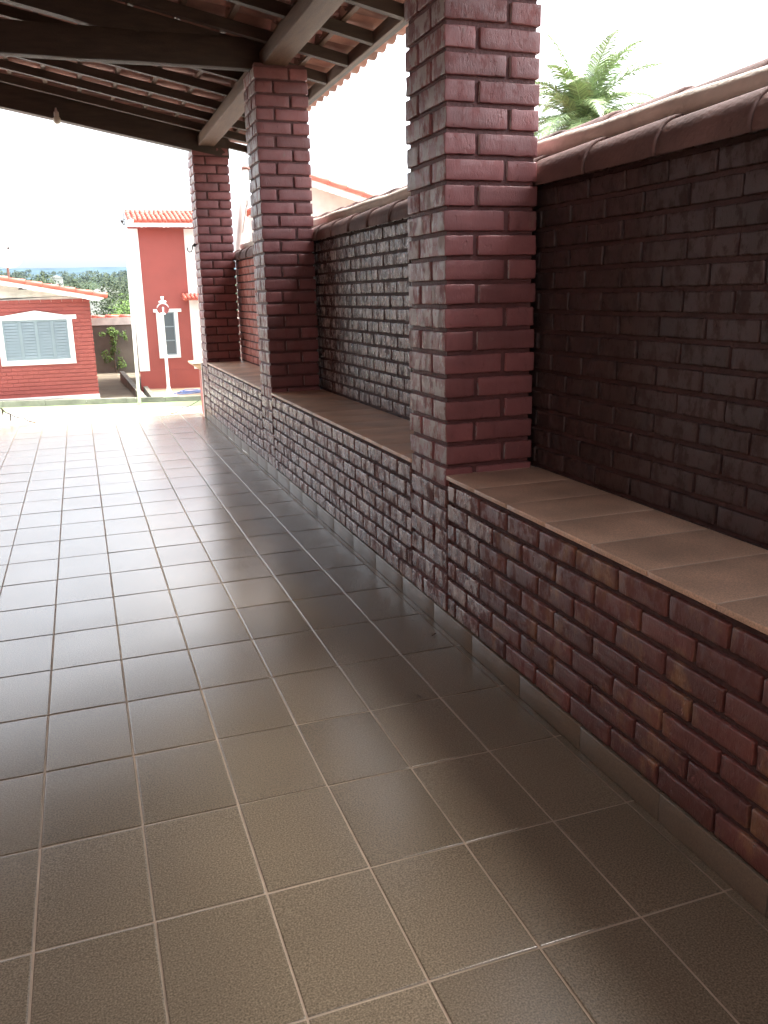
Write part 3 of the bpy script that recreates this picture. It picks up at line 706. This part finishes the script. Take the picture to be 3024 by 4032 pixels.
# satellite dish past the left roof
ds = thing('satellite_dish', 'white satellite dish rising behind the left house roof against the hills', 'satellite dish', (-2.2, 31, -1))
mb = MB(); dn = Vector((.25, -.8, .55)).normalized(); a_ = dn.orthogonal().normalized(); b_ = dn.cross(a_); cc = Vector((-1.98, 31, 2.98)); vs = []; n = 24
for r in range(7):
    for q in range(n):
        rad = .46 * r / 6; vs.append(cc + (a_ * math.cos(2*math.pi*q/n) + b_ * math.sin(2*math.pi*q/n)) * rad + dn * (.10 * (r / 6) ** 2))
mb.add(vs, [(r*n+q, r*n+(q+1) % n, (r+1)*n+(q+1) % n, (r+1)*n+q) for r in range(6) for q in range(n)]); mb.build('reflector', mWhite, ds, True)
mb = MB(); mb.tube([cc - dn * .01, cc + Vector((0, .1, -.3)), (cc.x, 31.1, -1.2)], .035, 8); mb.build('mast', mGrey, ds)
mb = MB(); mb.tube([cc + b_ * .4, cc + dn * .5], .012, 6); mb.tube([cc + dn * .47, cc + dn * .56], .04, 8); mb.build('feed_arm', mMetal, ds)

# ------------------------------------------------------------ trees and land beyond
def tz(x, y):
    K_ = [(30, -1.6), (45, -4), (70, -6), (120, -5), (250, 0), (500, 9), (900, 22), (1500, 34), (4000, 60)]
    for (a, za), (b, zb) in zip(K_, K_[1:]):
        if y <= b: return za + (zb - za) * max(0, (y - a)) / (b - a) + .6 * noise.noise(Vector((x * .02, y * .02, 0))) * min(4, y / 60)
    return 60
mb = MB(); ys = [34.5, 38, 45, 55, 70, 90, 120, 170, 250, 350, 500, 700, 900, 1200, 1700]; xs = [-1500, -700, -350, -180, -90, -45, -20, -8, 0, 8, 20, 45, 90, 180, 350, 700, 1500]; n = len(xs)
mb.add([(x, y, tz(x, y)) for y in ys for x in xs], [(r*n+q, r*n+q+1, (r+1)*n+q+1, (r+1)*n+q) for r in range(len(ys)-1) for q in range(n-1)]); tag(mb.build('terrain', mTerr, None, True), kind='structure')
mb = MB(); xs = [-1600 + 40 * i for i in range(81)]; vs = []
for (y, h) in ((1600, .0), (2200, .55), (2480, .85), (2560, 1.0), (3200, 1.0), (3600, .6)):
    for x in xs: vs.append((x, y, 30 + (88 + 2.5 * noise.noise(Vector((x * .006, 0, 3))) - 30 + 6 - 6) * h + (6 * noise.noise(Vector((x * .02, y * .01, 5))) if h < 1 else 0)))
n = len(xs); mb.add(vs, [(r*n+q, r*n+q+1, (r+1)*n+q+1, (r+1)*n+q) for r in range(5) for q in range(n-1)]); tag(mb.build('hills', mHill, None, True), kind='structure')

def tree(name, x, y, H, rx, mat, label, n=1100, size=.16, group='trees beyond the houses'):
    z0 = tz(x, y) if y > 34 else gz(x)
    t = thing(name, label, 'tree', (x, y, z0), group)
    mb = MB(); top = Vector((x + .1, y, z0 + H * .75)); mb.tube([(x, y, z0 - .3), (x + .05, y, z0 + H * .35), top], [H * .03, H * .022, H * .008], 7)
    for k_ in range(5):
        a = k_ * 1.3; mb.tube([(x + .04, y, z0 + H * (.3 + .07 * k_)), (x + rx * .6 * math.cos(a), y + rx * .6 * math.sin(a), z0 + H * (.55 + .07 * k_))], [H * .012, H * .004], 5)
    mb.build('trunk', mBark, t)
    mb = MB(); leaves(mb, (x, y, z0 + H * .66), (rx, rx, H * .36), n, size, 14); mb.build('crown', mat, t)
    return t
tree('broadleaf_tree', -2.2, 62, 8.3, 2.1, mLeafA, 'tall dark tree rising above the left house roof beside the dish', 5000, .11)
tree('broadleaf_tree', -3.8, 66, 7.4, 1.8, mLeafB, 'lower tree just left of the tall dark one behind the dish', 2500, .11)
tree('broadleaf_tree', -.6, 70, 8.1, 1.8, mLeafA, 'rounded tree right of the tall dark one above the left roof', 3500, .11)
tree('broadleaf_tree', 2.6, 47, 5.6, 1.8, mLeafB, 'light green tree close behind the rear wall at the tall house', 3500, .08)
tree('broadleaf_tree', .6, 44, 4.4, 1.6, mLeafB, 'light green bushy tree close behind the rear wall at the brick house', 3500, .08)
tree('broadleaf_tree', 3.0, 78, 8.3, 2.6, mLeafA, 'dark tree beside the white pole over the rear wall', 3000, .14)
tree('broadleaf_tree', .9, 96, 8.6, 2.6, mLeafA, 'dark tree in the middle of the gap between the houses', 3000, .15)
mb = MB()
for _ in range(330):
    y = 100 * (1 + 8 * random.random() ** 1.6); x = random.uniform(-.22, .30) * y
    h = random.uniform(5, 8.5); w_ = h * random.uniform(.5, .8); s_ = .45 + y / 900
    leaves(mb, (x, y, tz(x, y) + h * .5), (w_, w_, h * .55), 190, s_ * .55, 6)
tag(mb.build('distant_wood', mLeafA), 'far-off green wood covering the slope below the blue hills', 'woodland', kind='stuff')

def far_house(x, y, w_, h, label):
    z0 = tz(x, y) + 3; t = thing('distant_house', label, 'house', (x, y, z0), 'tiny houses in the woods')
    mb = MB(); mb.box((x - w_/2, y, z0 - 4), (x + w_/2, y + w_, z0 + h)); mb.build('wall', mDirtyWhite, t)
    mb = MB(); mb.prism([(x - w_*.58, y - .3, z0 + h - .1), (x + w_*.58, y - .3, z0 + h - .1), (x, y - .3, z0 + h + w_*.2)], (0, w_ + .6, 0)); mb.build('roof', mDirtyWhite, t)
far_house(-5.0, 298, 3.6, 3.7, 'tiny white house on the skyline among the trees above the left roof')
far_house(2.55, 84, 2.6, 4.6, 'tiny pale house half hidden in the trees left of the tall white pole')

# ---- coconut palm behind the boundary wall
PXc, PYc, PZc = 13.8, 22, 5.95
pt = thing('coconut_palm', 'green coconut palm rising behind the boundary wall right of the nearest pillar', 'palm tree', (PXc, PYc, -1))
mb = MB(); mb.tube([(PXc - .7, PYc, -1.2), (PXc - .5, PYc, 2), (PXc - .15, PYc, 5), (PXc, PYc, PZc)], [.2, .14, .12, .14], 12); mb.build('trunk', mBark, pt)
fm = MB()
NF = 56
for i in range(NF):
    az = i * 2.399963 + .3; up = 1.35 - 1.9 * (i / NF) + random.uniform(-.1, .1); L_ = random.uniform(2.4, 3.1)
    d = Vector((math.cos(az) * math.cos(up), math.sin(az) * math.cos(up), math.sin(up))); p = Vector((PXc, PYc, PZc)); path = [p.copy()]
    n = 26
    for s_ in range(n):
        d = (d + Vector((0, 0, -.052 - .02 * (s_ / n)))).normalized(); p = p + d * L_ / n; path.append(p.copy())
    fm.tube(path, [.024 * (1 - .85 * j / n) for j in range(n + 1)], 5, tint=.8)
    for s_ in range(3, n + 1):
        for half in (0, .33, .67):
            c_ = path[s_].lerp(path[s_-1], half)
            t_ = (path[s_] - path[s_-1]).normalized(); side = t_.cross(Vector((0, 0, 1))).normalized(); upv = side.cross(t_)
            ll = .62 * math.sin(math.pi * min(1, (s_ / n) * .75 + .22)) * random.uniform(.85, 1.1)
            for sg in (-1, 1):
                dr = (side * sg + t_ * .75 + upv * random.uniform(-.05, .25)).normalized(); e1 = c_ + dr * ll * .5; e2 = e1 + (dr + Vector((0, 0, -.55))).normalized() * ll * .5
                wv = t_ * .017; fm.add([c_ - wv, c_ + wv, e1 + wv, e1 - wv, e2], [(0, 1, 2, 3), (3, 2, 4)])
fm.build('fronds', mPalm, pt)

# ------------------------------------------------------------ haze
mb = MB(); mb.box((-1650, -60, -9), (1650, 3700, 112))
hz = bpy.data.materials.new('haze_air'); hz.use_nodes = True; n = hz.node_tree; n.nodes.remove(n.nodes['Principled BSDF'])
pv = n.nodes.new('ShaderNodeVolumePrincipled'); pv.inputs['Color'].default_value = (.42, .62, 1, 1); pv.inputs['Density'].default_value = .00006; pv.inputs['Anisotropy'].default_value = 0
n.links.new(pv.outputs[0], n.nodes['Material Output'].inputs['Volume'])
tag(mb.build('haze', hz), 'thin pale haze that fades the far hills to blue', 'haze', kind='stuff')
